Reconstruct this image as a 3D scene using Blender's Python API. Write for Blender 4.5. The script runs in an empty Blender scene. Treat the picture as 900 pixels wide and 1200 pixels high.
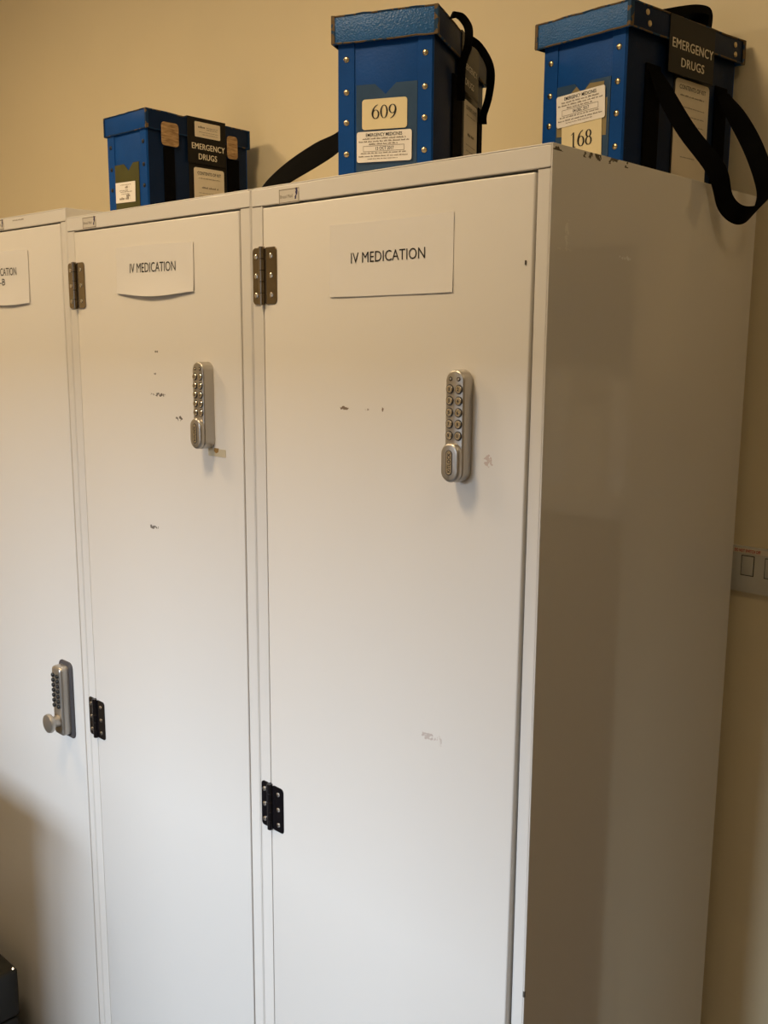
import bpy, bmesh, math, random
from mathutils import Vector, Matrix

SC = bpy.context.scene
COL = SC.collection
random.seed(7)
V = Vector

# ------------------------------------------------------------------ camera
CAM = (0.6250, -0.9316, 1.5889)
YAW, PITCH, ROLL = -0.7519, -0.1738, 0.0061
fw = V((math.sin(YAW) * math.cos(PITCH), math.cos(YAW) * math.cos(PITCH), math.sin(PITCH)))
rt0 = V((math.cos(YAW), -math.sin(YAW), 0))
up0 = rt0.cross(fw)
rt = rt0 * math.cos(ROLL) + up0 * math.sin(ROLL)
up = up0 * math.cos(ROLL) - rt0 * math.sin(ROLL)
cd = bpy.data.cameras.new('camera')
cd.sensor_fit = 'HORIZONTAL'
cd.sensor_width = 36.0
cd.lens = 36.0 * 1148.04 / 900.0
cd.clip_start = 0.02
cam = bpy.data.objects.new('camera', cd)
COL.objects.link(cam)
cam.matrix_world = Matrix(((rt.x, up.x, -fw.x, CAM[0]), (rt.y, up.y, -fw.y, CAM[1]),
                           (rt.z, up.z, -fw.z, CAM[2]), (0, 0, 0, 1)))
SC.camera = cam

# ------------------------------------------------------------------ world, lights, exposure
SC.view_settings.view_transform = 'Standard'
SC.view_settings.look = 'None'
SC.view_settings.gamma = 1.0
SC.view_settings.use_curve_mapping = False
SC.view_settings.exposure = 0.0
W = bpy.data.worlds.new('world')
SC.world = W
W.use_nodes = True
W.node_tree.nodes['Background'].inputs[0].default_value = (0.62, 0.78, 1.0, 1)
W.node_tree.nodes['Background'].inputs[1].default_value = 1.0

WIN = dict(x0=-1.40, x1=-0.21, z0=0.75, z1=2.05)
BLIND = 1.98
ROOM = dict(x0=-3.2, x1=3.4, y0=-3.0, y1=0.575, z1=2.75, z0=-0.12)
WARM = (1.0, 0.73, 0.42)
COOL = (0.72, 0.85, 1.0)
LAMP_POS = [(-1.85, -0.74), (-0.50, -0.80), (0.95, -0.55)]
LAMP_POWER = [14.6, 13.9, 2.6]
DAY_POWER = 375.0


def area(name, loc, rot, sx, sy, power, color):
    l = bpy.data.lights.new(name, 'AREA')
    l.shape = 'RECTANGLE'
    l.size, l.size_y = sx, sy
    l.energy = power
    l.color = color
    o = bpy.data.objects.new(name, l)
    COL.objects.link(o)
    o.location = loc
    o.rotation_euler = rot
    return o


# daylight: a patch of bright sky beyond the window opposite the cabinets
area('daylight', (-1.0, ROOM['y0'] - 2.0, 2.50), (math.radians(84), 0, 0), 2.1, 0.5, DAY_POWER, COOL)


# ------------------------------------------------------------------ materials
class NT:
    def __init__(s, name):
        s.m = bpy.data.materials.new(name)
        s.m.use_nodes = True
        s.t = s.m.node_tree
        s.b = s.t.nodes['Principled BSDF']

    def n(s, typ, **kw):
        nd = s.t.nodes.new(typ)
        for k, v in kw.items():
            if k.startswith('i_'):
                nd.inputs[k[2:].replace('_', ' ')].default_value = v
            else:
                setattr(nd, k, v)
        return nd

    def l(s, a, b):
        s.t.links.new(a, b)

    def mix(s, fac, a, b):
        nd = s.t.nodes.new('ShaderNodeMix')
        nd.data_type = 'RGBA'
        for sock, val in ((nd.inputs[0], fac), (nd.inputs[6], a), (nd.inputs[7], b)):
            if hasattr(val, 'is_output'):
                s.l(val, sock)
            else:
                sock.default_value = val if not isinstance(val, tuple) else (*val[:3], 1)
        return nd.outputs[2]

    def math(s, op, a, b=None, c=None, clamp=False):
        nd = s.t.nodes.new('ShaderNodeMath')
        nd.operation = op
        nd.use_clamp = clamp
        for i, v in enumerate((a, b, c)):
            if v is None:
                continue
            if hasattr(v, 'is_output'):
                s.l(v, nd.inputs[i])
            else:
                nd.inputs[i].default_value = v
        return nd.outputs[0]

    def base(s, col=None, rough=0.5, metal=0.0, spec=None):
        if col is not None:
            if hasattr(col, 'is_output'):
                s.l(col, s.b.inputs['Base Color'])
            else:
                s.b.inputs['Base Color'].default_value = (*col[:3], 1)
        s.b.inputs['Roughness'].default_value = rough
        s.b.inputs['Metallic'].default_value = metal
        if spec is not None:
            s.b.inputs['Specular IOR Level'].default_value = spec

    def bump(s, h, strength, dist=0.001):
        bp = s.n('ShaderNodeBump')
        bp.inputs['Strength'].default_value = strength
        bp.inputs['Distance'].default_value = dist
        s.l(h, bp.inputs['Height'])
        s.l(bp.outputs[0], s.b.inputs['Normal'])

    def noise(s, scale, detail=3, coord=None):
        nz = s.n('ShaderNodeTexNoise')
        nz.inputs['Scale'].default_value = scale
        nz.inputs['Detail'].default_value = detail
        if coord is None:
            coord = s.obj()
        s.l(coord, nz.inputs['Vector'])
        return nz.outputs['Fac']

    def obj(s):
        if not hasattr(s, '_o'):
            s._o = s.n('ShaderNodeTexCoord').outputs['Object']
        return s._o

    def xyz(s):
        if not hasattr(s, '_x'):
            sp = s.n('ShaderNodeSeparateXYZ')
            s.l(s.obj(), sp.inputs[0])
            s._x = sp.outputs
        return s._x


def plain(name, col, rough=0.5, metal=0.0, vary=0.12, scale=30, bump=0.0, bscale=200, spec=None):
    k = NT(name)
    f = k.noise(scale)
    k.base(k.mix(f, tuple(c * (1 - vary) for c in col), tuple(min(1, c * (1 + vary)) for c in col)), rough, metal, spec)
    if bump:
        k.bump(k.noise(bscale, 2), bump)
    return k.m


PAINT = (0.80, 0.775, 0.74)


def paint_mat(name, marks=(), u=0, v=2, rough=0.3, edge=None):
    """white stove-enamelled steel with scuffs and a painted glint; marks: (u, v, ru, rv, colour, amount)"""
    k = NT(name)
    f = k.noise(6, 2)
    col = k.mix(f, tuple(c * 0.985 for c in PAINT), tuple(c * 1.0 for c in PAINT))
    x = k.xyz()
    nz = None
    for (mu, mv, ru, rv, mc, amt) in marks:
        du = k.math('DIVIDE', k.math('SUBTRACT', x[u], mu), ru)
        dv = k.math('DIVIDE', k.math('SUBTRACT', x[v], mv), rv)
        r = k.math('ADD', k.math('MULTIPLY', du, du), k.math('MULTIPLY', dv, dv))
        g = k.math('SUBTRACT', 1.0, r, clamp=True)
        if nz is None:
            nz = k.noise(240, 4)
        msk = k.math('MULTIPLY', k.math('GREATER_THAN', k.math('MULTIPLY', k.math('POWER', g, 0.4), nz), 0.44), amt)
        col = k.mix(msk, col, mc)
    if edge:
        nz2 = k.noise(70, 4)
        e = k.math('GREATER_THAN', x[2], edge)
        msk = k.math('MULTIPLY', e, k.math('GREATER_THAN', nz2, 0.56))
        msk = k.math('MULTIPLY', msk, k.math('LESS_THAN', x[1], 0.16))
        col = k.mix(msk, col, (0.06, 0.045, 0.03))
    k.base(col, rough, 0.0)
    k.bump(k.noise(90, 2), 0.02, 0.0006)
    return k.m


BR = (0.16, 0.10, 0.055)
DK = (0.07, 0.055, 0.045)
M = {}
M['paint'] = paint_mat('white_cabinet_paint')
M['door_right'] = paint_mat('white_door_paint_right', [
    (0.192, 1.4985, 0.012, 0.004, BR, .9), (0.263, 1.5, 0.006, 0.004, BR, .9), (0.235, 1.499, 0.006, 0.003, BR, .6),
    (0.352, 1.079, 0.016, 0.008, (0.45, 0.36, 0.33), .6), (0.371, 1.077, 0.006, 0.012, (0.5, 0.42, 0.38), .5),
    (0.437, 1.448, 0.010, 0.010, (0.45, 0.28, 0.22), .55)])
M['door_middle'] = paint_mat('white_door_paint_middle', [
    (0.268, 1.568, 0.008, 0.003, DK, .8), (0.262, 1.532, 0.005, 0.003, DK, .7), (0.268, 1.498, 0.030, 0.0045, DK, .9),
    (0.325, 1.462, 0.015, 0.006, DK, .9), (0.243, 1.273, 0.022, 0.005, DK, .85)])
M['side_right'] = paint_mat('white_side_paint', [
    (0.033, 1.706, 0.007, 0.026, (0.95, 0.93, 0.88), .7), (0.165, 1.689, 0.022, 0.004, (1, 1, 1), .9),  # pure white mark is a bright reflection painted in; other pale marks are scratches
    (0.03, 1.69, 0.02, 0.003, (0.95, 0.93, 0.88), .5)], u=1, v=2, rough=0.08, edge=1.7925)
M['seam'] = plain('dark_seam', (0.10, 0.085, 0.07), 0.7)


def blue_mat(name, col, rough, bumpk, grain=330):
    k = NT(name)
    f = k.noise(18, 4)
    c = k.mix(f, tuple(a * 0.75 for a in col), tuple(a * 1.2 for a in col))
    sc = k.noise(300, 2)
    c = k.mix(k.math('GREATER_THAN', sc, 0.76), c, (0.03, 0.10, 0.25))
    k.base(c, rough, 0, 0.3 if grain > 400 else 0.13)
    vo = k.n('ShaderNodeTexVoronoi')
    vo.feature = 'SMOOTH_F1'
    vo.inputs['Scale'].default_value = grain
    k.l(k.obj(), vo.inputs['Vector'])
    k.bump(vo.outputs['Distance'], bumpk, 0.0012)
    return k.m


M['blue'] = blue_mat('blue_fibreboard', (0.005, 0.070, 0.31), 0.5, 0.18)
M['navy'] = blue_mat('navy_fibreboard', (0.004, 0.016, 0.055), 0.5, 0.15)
M['blue_lid'] = blue_mat('blue_grained_lid', (0.028, 0.135, 0.38), 0.40, 0.8, 480)
kk = NT('worn_brown_edge')
f1 = kk.noise(60, 4)
kk.base(kk.mix(kk.math('GREATER_THAN', f1, 0.46), (0.02, 0.06, 0.13), (0.15, 0.105, 0.06)), 0.8, 0, 0.2)
kk.bump(kk.noise(300, 3), 0.4)
M['edge'] = kk.m
kk = NT('slightly_worn_edge')
kk.base(kk.mix(kk.math('GREATER_THAN', kk.noise(80, 4), 0.60), (0.006, 0.035, 0.11), (0.14, 0.10, 0.06)), 0.7, 0, 0.2)
M['edge_dark'] = kk.m
M['brass'] = plain('brass_rivet', (0.62, 0.50, 0.30), 0.28, 1.0)
M['black_rivet'] = plain('dark_rivet', (0.03, 0.03, 0.035), 0.4, 0.6)
M['black_vinyl'] = plain('black_vinyl', (0.006, 0.005, 0.005), 0.42, bump=0.05, spec=0.2)


def web(name):
    k = NT(name)
    wv = k.n('ShaderNodeTexWave')
    wv.inputs['Scale'].default_value = 260
    k.l(k.obj(), wv.inputs['Vector'])
    k.base(k.mix(k.noise(90), (0.0015, 0.0015, 0.002), (0.003, 0.003, 0.003)), 0.85, 0, 0.06)
    k.bump(wv.outputs['Fac'], 0.35, 0.0008)
    return k.m


M['web'] = web('black_webbing')
M['card'] = plain('cream_card', (0.86, 0.74, 0.46), 0.55, vary=0.06)
M['paper'] = plain('white_label_paper', (0.95, 0.91, 0.86), 0.6, vary=0.04)
M['contents'] = plain('aged_label_paper', (0.80, 0.72, 0.58), 0.55, vary=0.06)
M['sign'] = plain('white_sheet_paper', (0.86, 0.84, 0.82), 0.45, vary=0.02, scale=12)
M['ink'] = plain('black_ink', (0.012, 0.010, 0.010), 0.6)
M['grey_ink'] = plain('grey_ink', (0.22, 0.18, 0.14), 0.7)
M['cream_ink'] = plain('cream_ink', (0.78, 0.72, 0.58), 0.6)
M['navy_ink'] = plain('navy_ink', (0.02, 0.015, 0.10), 0.5)
M['red_ink'] = plain('red_ink', (0.55, 0.04, 0.02), 0.6)
M['pocket'] = plain('smoky_plastic_pocket', (0.045, 0.095, 0.19), 0.18, vary=0.25, scale=25)
M['pocket_olive'] = plain('olive_paper_in_pocket', (0.075, 0.075, 0.02), 0.3, vary=0.25, scale=25)
M['pocket_card'] = plain('buff_card_in_pocket', (0.30, 0.24, 0.12), 0.4, vary=0.25)
kk = NT('tan_leather_patch')
mp_ = kk.n('ShaderNodeMapping')
mp_.inputs['Scale'].default_value = (60, 60, 330)
kk.l(kk.obj(), mp_.inputs['Vector'])
f1 = kk.noise(1.0, 4, mp_.outputs[0])
rm_ = kk.math('MULTIPLY_ADD', f1, 3.0, -1.0, clamp=True)
kk.base(kk.mix(rm_, (0.26, 0.15, 0.07), (0.56, 0.37, 0.18)), 0.75)
kk.bump(f1, 0.5)
M['patch'] = kk.m
M['silver'] = plain('satin_silver_casting', (0.50, 0.47, 0.43), 0.36, 0.85, vary=0.05, bump=0.04, bscale=600)
M['silver_key'] = plain('bright_key_cap', (0.66, 0.62, 0.56), 0.22, 0.9)
M['silver_dark'] = plain('dark_recess', (0.05, 0.045, 0.04), 0.5, 0.3)
M['lock_plate'] = plain('dark_grey_gasket', (0.07, 0.065, 0.07), 0.55)
M['hinge'] = plain('polished_dark_steel', (0.34, 0.29, 0.23), 0.16, 1.0, vary=0.1)
M['hinge_low'] = plain('steel_dark_floor_reflection', (0.012, 0.010, 0.012), 0.18, 0.3)  # reflection of the dark floor put into the colour of the lower hinges
M['screw'] = plain('bright_screw', (0.80, 0.77, 0.72), 0.22, 1.0)
M['tape'] = plain('old_yellow_tape', (0.66, 0.58, 0.42), 0.3)
M['stain'] = plain('brown_glue_stain', (0.34, 0.20, 0.06), 0.4, vary=0.3)
M['badge'] = plain('badge_foil', (0.70, 0.66, 0.60), 0.3, vary=0.03)
M['switch'] = plain('grey_white_switch_plastic', (0.62, 0.60, 0.54), 0.35, vary=0.03)
M['wall'] = plain('cream_wall_paint', (0.85, 0.735, 0.50), 0.65, vary=0.03, scale=4, bump=0.05, bscale=160)
M['ceiling'] = plain('white_ceiling_paint', (0.82, 0.80, 0.76), 0.8, vary=0.02)
M['floor'] = plain('grey_blue_vinyl', (0.16, 0.17, 0.19), 0.35, vary=0.15, scale=40)
M['trim'] = plain('cream_gloss_trim', (0.72, 0.62, 0.44), 0.3, vary=0.03)
M['worktop'] = plain('pale_worktop', (0.62, 0.56, 0.46), 0.3, vary=0.05)
M['brown_wood'] = plain('dark_brown_wood', (0.11, 0.07, 0.045), 0.5, vary=0.2, scale=14)
M['pin'] = plain('slate_blue_pinboard', (0.10, 0.11, 0.15), 0.85)
M['black_plastic'] = plain('black_plastic', (0.012, 0.013, 0.013), 0.4)
M['charcoal'] = plain('charcoal_steel', (0.05, 0.052, 0.055), 0.4, 0.2)
M['chrome'] = plain('chrome', (0.8, 0.8, 0.8), 0.1, 1.0)
M['blind'] = plain('cream_blind_fabric', (0.55, 0.50, 0.42), 0.8)
kk = NT('window_glass')
kk.base((1, 1, 1), 0.02)
tr_ = kk.n('ShaderNodeBsdfTransparent')
gl_ = kk.n('ShaderNodeBsdfGlossy')
gl_.inputs['Roughness'].default_value = 0.02
mx_ = kk.n('ShaderNodeMixShader')
kk.l(kk.n('ShaderNodeFresnel', i_IOR=1.45).outputs[0], mx_.inputs[0])
kk.l(tr_.outputs[0], mx_.inputs[1])
kk.l(gl_.outputs[0], mx_.inputs[2])
kk.l(mx_.outputs[0], kk.t.nodes['Material Output'].inputs['Surface'])
M['glass'] = kk.m
kk = NT('lamp_diffuser')
kk.base((0.9, 0.85, 0.7), 0.6)
kk.b.inputs['Emission Color'].default_value = (1.0, 0.78, 0.45, 1)
kk.b.inputs['Emission Strength'].default_value = 3.0
M['diffuser'] = kk.m


# ------------------------------------------------------------------ mesh helpers
class G:
    """collects shapes in one bmesh"""

    def __init__(s):
        s.bm = bmesh.new()

    def _merge(s, b, mi):
        for f in b.faces:
            f.material_index = mi
        me = bpy.data.meshes.new('t')
        b.to_mesh(me)
        b.free()
        s.bm.from_mesh(me)
        bpy.data.meshes.remove(me)

    def box(s, a, c, r=0.0, seg=2, mi=0):
        b = bmesh.new()
        bmesh.ops.create_cube(b, size=1)
        a, c = V(a), V(c)
        for v in b.verts:
            v.co = V([(a[i] + c[i]) / 2 + v.co[i] * (c[i] - a[i]) for i in range(3)])
        if r:
            bmesh.ops.bevel(b, geom=b.edges[:], offset=r, segments=seg, affect='EDGES', profile=0.5)
        s._merge(b, mi)
        return s

    def prism(s, pts, o, r, u, d, bev=0.0, seg=2, mi=0):
        """polygon pts in plane (o, r, u), extruded along d (front face is at o + d)"""
        b = bmesh.new()
        o, r, u, d = V(o), V(r), V(u), V(d)
        lo = [b.verts.new(o + r * p[0] + u * p[1]) for p in pts]
        hi = [b.verts.new(o + r * p[0] + u * p[1] + d) for p in pts]
        n = len(pts)
        top = b.faces.new(hi)
        b.faces.new(lo[::-1])
        for i in range(n):
            b.faces.new([lo[i], lo[(i + 1) % n], hi[(i + 1) % n], hi[i]])
        bmesh.ops.recalc_face_normals(b, faces=b.faces[:])
        if bev:
            bmesh.ops.bevel(b, geom=list(top.edges), offset=bev, segments=seg, affect='EDGES', profile=0.5)
        s._merge(b, mi)
        return s

    def lathe(s, prof, o, axis, seg=20, mi=0, sx=1.0, sy=1.0):
        """profile [(radius, height)] about axis from o"""
        b = bmesh.new()
        o, ax = V(o), V(axis).normalized()
        t = V((0, 0, 1)) if abs(ax.z) < 0.9 else V((1, 0, 0))
        p = t.cross(ax).normalized()
        q = ax.cross(p)
        rings = []
        for (r, h) in prof:
            if r < 1e-6:
                rings.append([b.verts.new(o + ax * h)])
            else:
                rings.append([b.verts.new(o + ax * h + p * (r * sx * math.cos(2 * math.pi * i / seg)) +
                                          q * (r * sy * math.sin(2 * math.pi * i / seg))) for i in range(seg)])
        for A, B in zip(rings, rings[1:]):
            for i in range(seg):
                j = (i + 1) % seg
                if len(A) == 1 and len(B) == 1:
                    continue
                if len(A) == 1:
                    b.faces.new([A[0], B[i], B[j]])
                elif len(B) == 1:
                    b.faces.new([A[i], A[j], B[0]])
                else:
                    b.faces.new([A[i], A[j], B[j], B[i]])
        bmesh.ops.recalc_face_normals(b, faces=b.faces[:])
        s._merge(b, mi)
        return s

    def tube(s, pts, r, seg=8, mi=0):
        b = bmesh.new()
        pts = [V(p) for p in pts]
        rings = []
        for i, p in enumerate(pts):
            d = (pts[min(i + 1, len(pts) - 1)] - pts[max(i - 1, 0)]).normalized()
            t = V((0, 0, 1)) if abs(d.z) < 0.9 else V((1, 0, 0))
            a = t.cross(d).normalized()
            c = d.cross(a)
            rings.append([b.verts.new(p + a * (r * math.cos(2 * math.pi * k / seg)) + c * (r * math.sin(2 * math.pi * k / seg))) for k in range(seg)])
        for A, B in zip(rings, rings[1:]):
            for k in range(seg):
                b.faces.new([A[k], A[(k + 1) % seg], B[(k + 1) % seg], B[k]])
        b.faces.new(rings[0][::-1])
        b.faces.new(rings[-1])
        bmesh.ops.recalc_face_normals(b, faces=b.faces[:])
        s._merge(b, mi)
        return s

    def strip(s, A, B, th, mi=0):
        """ribbon between the two edge polylines A and B with thickness th"""
        b = bmesh.new()
        n = len(A)
        rows = []
        for i in range(n):
            a, c = V(A[i]), V(B[i])
            d = (V(A[min(i + 1, n - 1)]) + V(B[min(i + 1, n - 1)]) - V(A[max(i - 1, 0)]) - V(B[max(i - 1, 0)])).normalized()
            nn = d.cross(c - a)
            nn = nn.normalized() * th / 2
            m = (a + c) / 2
            rows.append([b.verts.new(p) for p in (a + nn, m + nn * 1.25, c + nn, c - nn, m - nn * 1.25, a - nn)])
        for R, S in zip(rows, rows[1:]):
            for k in range(6):
                b.faces.new([R[k], R[(k + 1) % 6], S[(k + 1) % 6], S[k]])
        b.faces.new(rows[0][::-1])
        b.faces.new(rows[-1])
        bmesh.ops.recalc_face_normals(b, faces=b.faces[:])
        s._merge(b, mi)
        return s

    def quad(s, o, r, u, x0, x1, z0, z1, mi=0):
        o, r, u = V(o), V(r), V(u)
        vs = [s.bm.verts.new(o + r * a + u * c) for a, c in ((x0, z0), (x1, z0), (x1, z1), (x0, z1))]
        f = s.bm.faces.new(vs)
        f.material_index = mi
        return s

    def map(s, fn):
        for v in s.bm.verts:
            v.co = V(fn(v.co))
        return s

    def make(s, name, mats, parent=None, smooth=None, loc=None):
        me = bpy.data.meshes.new(name)
        s.bm.to_mesh(me)
        s.bm.free()
        o = bpy.data.objects.new(name, me)
        COL.objects.link(o)
        for m in (mats if isinstance(mats, (list, tuple)) else [mats]):
            me.materials.append(M[m])
        if smooth:
            for p in me.polygons:
                p.use_smooth = True
            try:
                me.set_sharp_from_angle(angle=math.radians(smooth))
            except Exception:
                pass
        if parent:
            o.parent = parent
        if loc:
            o.location = loc
        return o


def catmull(pts, n=6):
    P = [V(p) for p in pts]
    P = [P[0] * 2 - P[1]] + P + [P[-1] * 2 - P[-2]]
    out = []
    for i in range(1, len(P) - 2):
        for k in range(n):
            t = k / n
            a, b, c, d = P[i - 1:i + 3]
            out.append(0.5 * ((2 * b) + (c - a) * t + (2 * a - 5 * b + 4 * c - d) * t * t + (3 * b - 3 * c + d - a) * t ** 3))
    out.append(P[-2].copy())
    return out


def rrect(x0, x1, z0, z1, r, n=5):
    pts = []
    for cx, cz, a0 in ((x1 - r, z1 - r, 0), (x0 + r, z1 - r, 90), (x0 + r, z0 + r, 180), (x1 - r, z0 + r, 270)):
        for k in range(n + 1):
            a = math.radians(a0 + 90 * k / n)
            pts.append((cx + r * math.cos(a), cz + r * math.sin(a)))
    out = []
    for p in pts:
        if not out or (abs(p[0] - out[-1][0]) + abs(p[1] - out[-1][1])) > 1e-7:
            out.append(p)
    if abs(out[0][0] - out[-1][0]) + abs(out[0][1] - out[-1][1]) < 1e-7:
        out.pop()
    return out


def thing(name, label, cat, loc=(0, 0, 0), rotz=0.0, group=None):
    o = bpy.data.objects.new(name, None)
    o.empty_display_size = 0.05
    COL.objects.link(o)
    o.location = loc
    o.rotation_euler = (0, 0, rotz)
    tag(o, label, cat, group)
    return o


def tag(o, label, cat=None, group=None):
    o['label'] = label
    if cat:
        o['category'] = cat
    if group:
        o['group'] = group
    return o


def struct(o):
    o['kind'] = 'structure'
    return o


_fonts = {}


def glyphs(body, bold=0.0, spacing=1.0, align='CENTER', line=1.0):
    cu = bpy.data.curves.new('glyphs', 'FONT')
    cu.body = body
    cu.align_x = align
    cu.offset = bold
    cu.space_character = spacing
    cu.space_line = line
    cu.resolution_u = 3
    ob = bpy.data.objects.new('glyphs', cu)
    COL.objects.link(ob)
    dg = bpy.context.evaluated_depsgraph_get()
    dg.update()
    me = bpy.data.meshes.new_from_object(ob.evaluated_get(dg))
    bpy.data.objects.remove(ob)
    bpy.data.curves.remove(cu)
    vs = [v.co.copy() for v in me.vertices]
    fs = [tuple(p.vertices) for p in me.polygons]
    bpy.data.meshes.remove(me)
    return vs, fs


def fit(g, body, o, r, u, x0, x1, z0, z1, mi=0, bold=0.0, spacing=1.0, rot=0):
    """letters fitted in the rectangle of plane (o, r, u)"""
    vs, fs = glyphs(body, bold, spacing)
    if not vs:
        return g
    if rot == 90:
        vs = [V((-v.y, v.x, 0)) for v in vs]
    mx0, mx1 = min(v.x for v in vs), max(v.x for v in vs)
    my0, my1 = min(v.y for v in vs), max(v.y for v in vs)
    o, r, u = V(o), V(r), V(u)
    nv = []
    for v in vs:
        a = x0 + (x1 - x0) * (v.x - mx0) / max(1e-9, mx1 - mx0)
        c = z0 + (z1 - z0) * (v.y - my0) / max(1e-9, my1 - my0)
        nv.append(g.bm.verts.new(o + r * a + u * c))
    for f in fs:
        try:
            q = g.bm.faces.new([nv[i] for i in f])
            q.material_index = mi
        except ValueError:
            pass
    return g


def wordbars(g, o, r, u, x0, x1, z, h, mi=0, rng=None, fill=1.0):
    """one line of print too small to read: a row of word-long strokes"""
    rng = rng or random
    x = x0
    end = x0 + (x1 - x0) * fill
    while x < end:
        w = rng.uniform(0.25, 0.9) * h * 6
        e = min(x + w, end)
        n = max(2, int((e - x) / (h * 0.62)))
        st = (e - x) / n
        for i in range(n):
            hh = h * rng.choice((0.7, 0.7, 1.0))
            g.quad(o, r, u, x + i * st, x + i * st + st * 0.68, z, z + hh, mi)
        x = e + h * 0.7
    return g


def pen(g, pts, widths, o, r, u, mi=0):
    """stroke of varying width (pen nib) in plane (o, r, u)"""
    n = len(pts)
    L, Rr = [], []
    o, r, u = V(o), V(r), V(u)
    for i, (x, y) in enumerate(pts):
        ax, ay = pts[max(i - 1, 0)]
        bx, by = pts[min(i + 1, n - 1)]
        dx, dy = bx - ax, by - ay
        q = math.hypot(dx, dy) or 1
        nx, ny = -dy / q, dx / q
        w = widths[i] / 2
        L.append(g.bm.verts.new(o + r * (x + nx * w) + u * (y + ny * w)))
        Rr.append(g.bm.verts.new(o + r * (x - nx * w) + u * (y - ny * w)))
    for i in range(n - 1):
        f = g.bm.faces.new([Rr[i], Rr[i + 1], L[i + 1], L[i]])
        f.material_index = mi
        if f.normal.dot(r.cross(u)) < 0:
            f.normal_flip()


def serif_digit(g, ch, o, r, u, x0, w, z0, h, mi=0):
    T = 0.14 * h

    def arc(cx, cz, rx, rz, a0, a1, n=26):
        P, Wd = [], []
        for k in range(n + 1):
            a = math.radians(a0 + (a1 - a0) * k / n)
            P.append((x0 + w * (cx + rx * math.cos(a)), z0 + h * (cz + rz * math.sin(a))))
            Wd.append(T * (0.28 + 0.72 * abs(math.cos(a)) ** 1.5))
        return P, Wd
    if ch == '0':
        P, Wd = arc(.5, .5, .42, .48, 0, 360)
        pen(g, P, Wd, o, r, u, mi)
    elif ch in '69':
        P, Wd = arc(.5, .33, .42, .32, 0, 360)
        Q, Wq = arc(.92, .33, .86, .70, 180, 98, 14)
        if ch == '9':
            fl = lambda p: (2 * x0 + w - p[0], 2 * z0 + h - p[1])
            P = [fl(p) for p in P]
            Q = [fl(p) for p in Q]
        pen(g, P, Wd, o, r, u, mi)
        pen(g, Q, Wq, o, r, u, mi)
    elif ch == '8':
        P, Wd = arc(.5, .27, .40, .26, 0, 360)
        pen(g, P, Wd, o, r, u, mi)
        P, Wd = arc(.5, .75, .33, .23, 0, 360)
        pen(g, P, Wd, o, r, u, mi)
    elif ch == '1':
        pen(g, [(x0 + w * .5, z0), (x0 + w * .5, z0 + h)], [T * .85, T * .85], o, r, u, mi)
        pen(g, [(x0 + w * .12, z0 + h * .84), (x0 + w * .5, z0 + h * .985)], [T * .2, T * .3], o, r, u, mi)
        pen(g, [(x0 + w * .15, z0 + T * .14), (x0 + w * .85, z0 + T * .14)], [T * .28, T * .28], o, r, u, mi)


# ------------------------------------------------------------------ room shell
X0, X1, Y0, Y1, Z0, Z1 = (ROOM[k] for k in ('x0', 'x1', 'y0', 'y1', 'z0', 'z1'))
struct(G().box((X0 - .1, Y0 - .1, Z0 - .1), (X1 + .1, Y1 + 1.0, Z0)).make('floor', 'floor'))
struct(G().box((X0 - .1, Y0 - .1, Z1), (X1 + .1, Y1 + 1.0, Z1 + .1)).make('ceiling', 'ceiling'))
AX0, AX1, AZ = 0.212, 1.25, 1.75          # alcove opening in the back wall, right of the cabinets
g = G()
g.box((X0 - .1, Y1, Z0), (AX0, Y1 + .1, Z1))
g.box((AX1, Y1, Z0), (X1 + .1, Y1 + .1, Z1))
g.box((AX0, Y1, AZ), (AX1, Y1 + .1, Z1))
g.box((AX0 - .1, Y1 + .1, Z0), (AX0, Y1 + .7, Z1))
g.box((AX1, Y1 + .1, Z0), (AX1 + .1, Y1 + .7, Z1))
g.box((AX0, Y1 + .6, Z0), (AX1, Y1 + .7, Z1))
g.box((AX0, Y1 + .1, AZ), (AX1, Y1 + .6, AZ + .08))
struct(g.make('wall_back', 'wall'))
struct(G().box((X0 - .1, Y0, Z0), (X0, Y1, Z1)).make('wall_left', 'wall'))
struct(G().box((X1, Y0, Z0), (X1 + .1, Y1, Z1)).make('wall_right', 'wall'))
g = G()
g.box((X0 - .1, Y0 - .1, Z0), (WIN['x0'], Y0, Z1))
g.box((WIN['x1'], Y0 - .1, Z0), (X1 + .1, Y0, Z1))
g.box((WIN['x0'], Y0 - .1, Z0), (WIN['x1'], Y0, WIN['z0']))
g.box((WIN['x0'], Y0 - .1, WIN['z1']), (WIN['x1'], Y0, Z1))
struct(g.make('wall_front', 'wall'))
win = struct(thing('window_1', 'wide window in the wall opposite the cabinets', None, (WIN['x0'], Y0, WIN['z0'])))
ww, wh = WIN['x1'] - WIN['x0'], WIN['z1'] - WIN['z0']
g = G()
for a, c in (((0, -.09, 0), (ww, -.04, .05)), ((0, -.09, wh - .05), (ww, -.04, wh)), ((0, -.09, .05), (.05, -.04, wh - .05)),
             ((ww - .05, -.09, .05), (ww, -.04, wh - .05)), ((ww / 2 - .025, -.09, .05), (ww / 2 + .025, -.04, wh - .05))):
    g.box(a, c)
g.make('window_frame', 'paint', win)
for k in range(2):
    xa = .05 + k * (ww / 2 - .025)
    G().box((xa, -.068, .05), (xa + ww / 2 - .075, -.062, wh - .05)).make('pane', 'glass', win)
G().box((.0, -.035, BLIND - WIN['z0']), (ww, -.03, wh)).make('roller_blind', 'blind', win)
struct(G().box((AX0 - .034, Y1 - .006, Z0), (AX0, Y1, AZ + .034), .002).make('trim_1', 'trim'))
struct(G().box((AX0, Y1 - .006, AZ), (AX1, Y1, AZ + .034), .002).make('trim_2', 'trim'))
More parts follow.
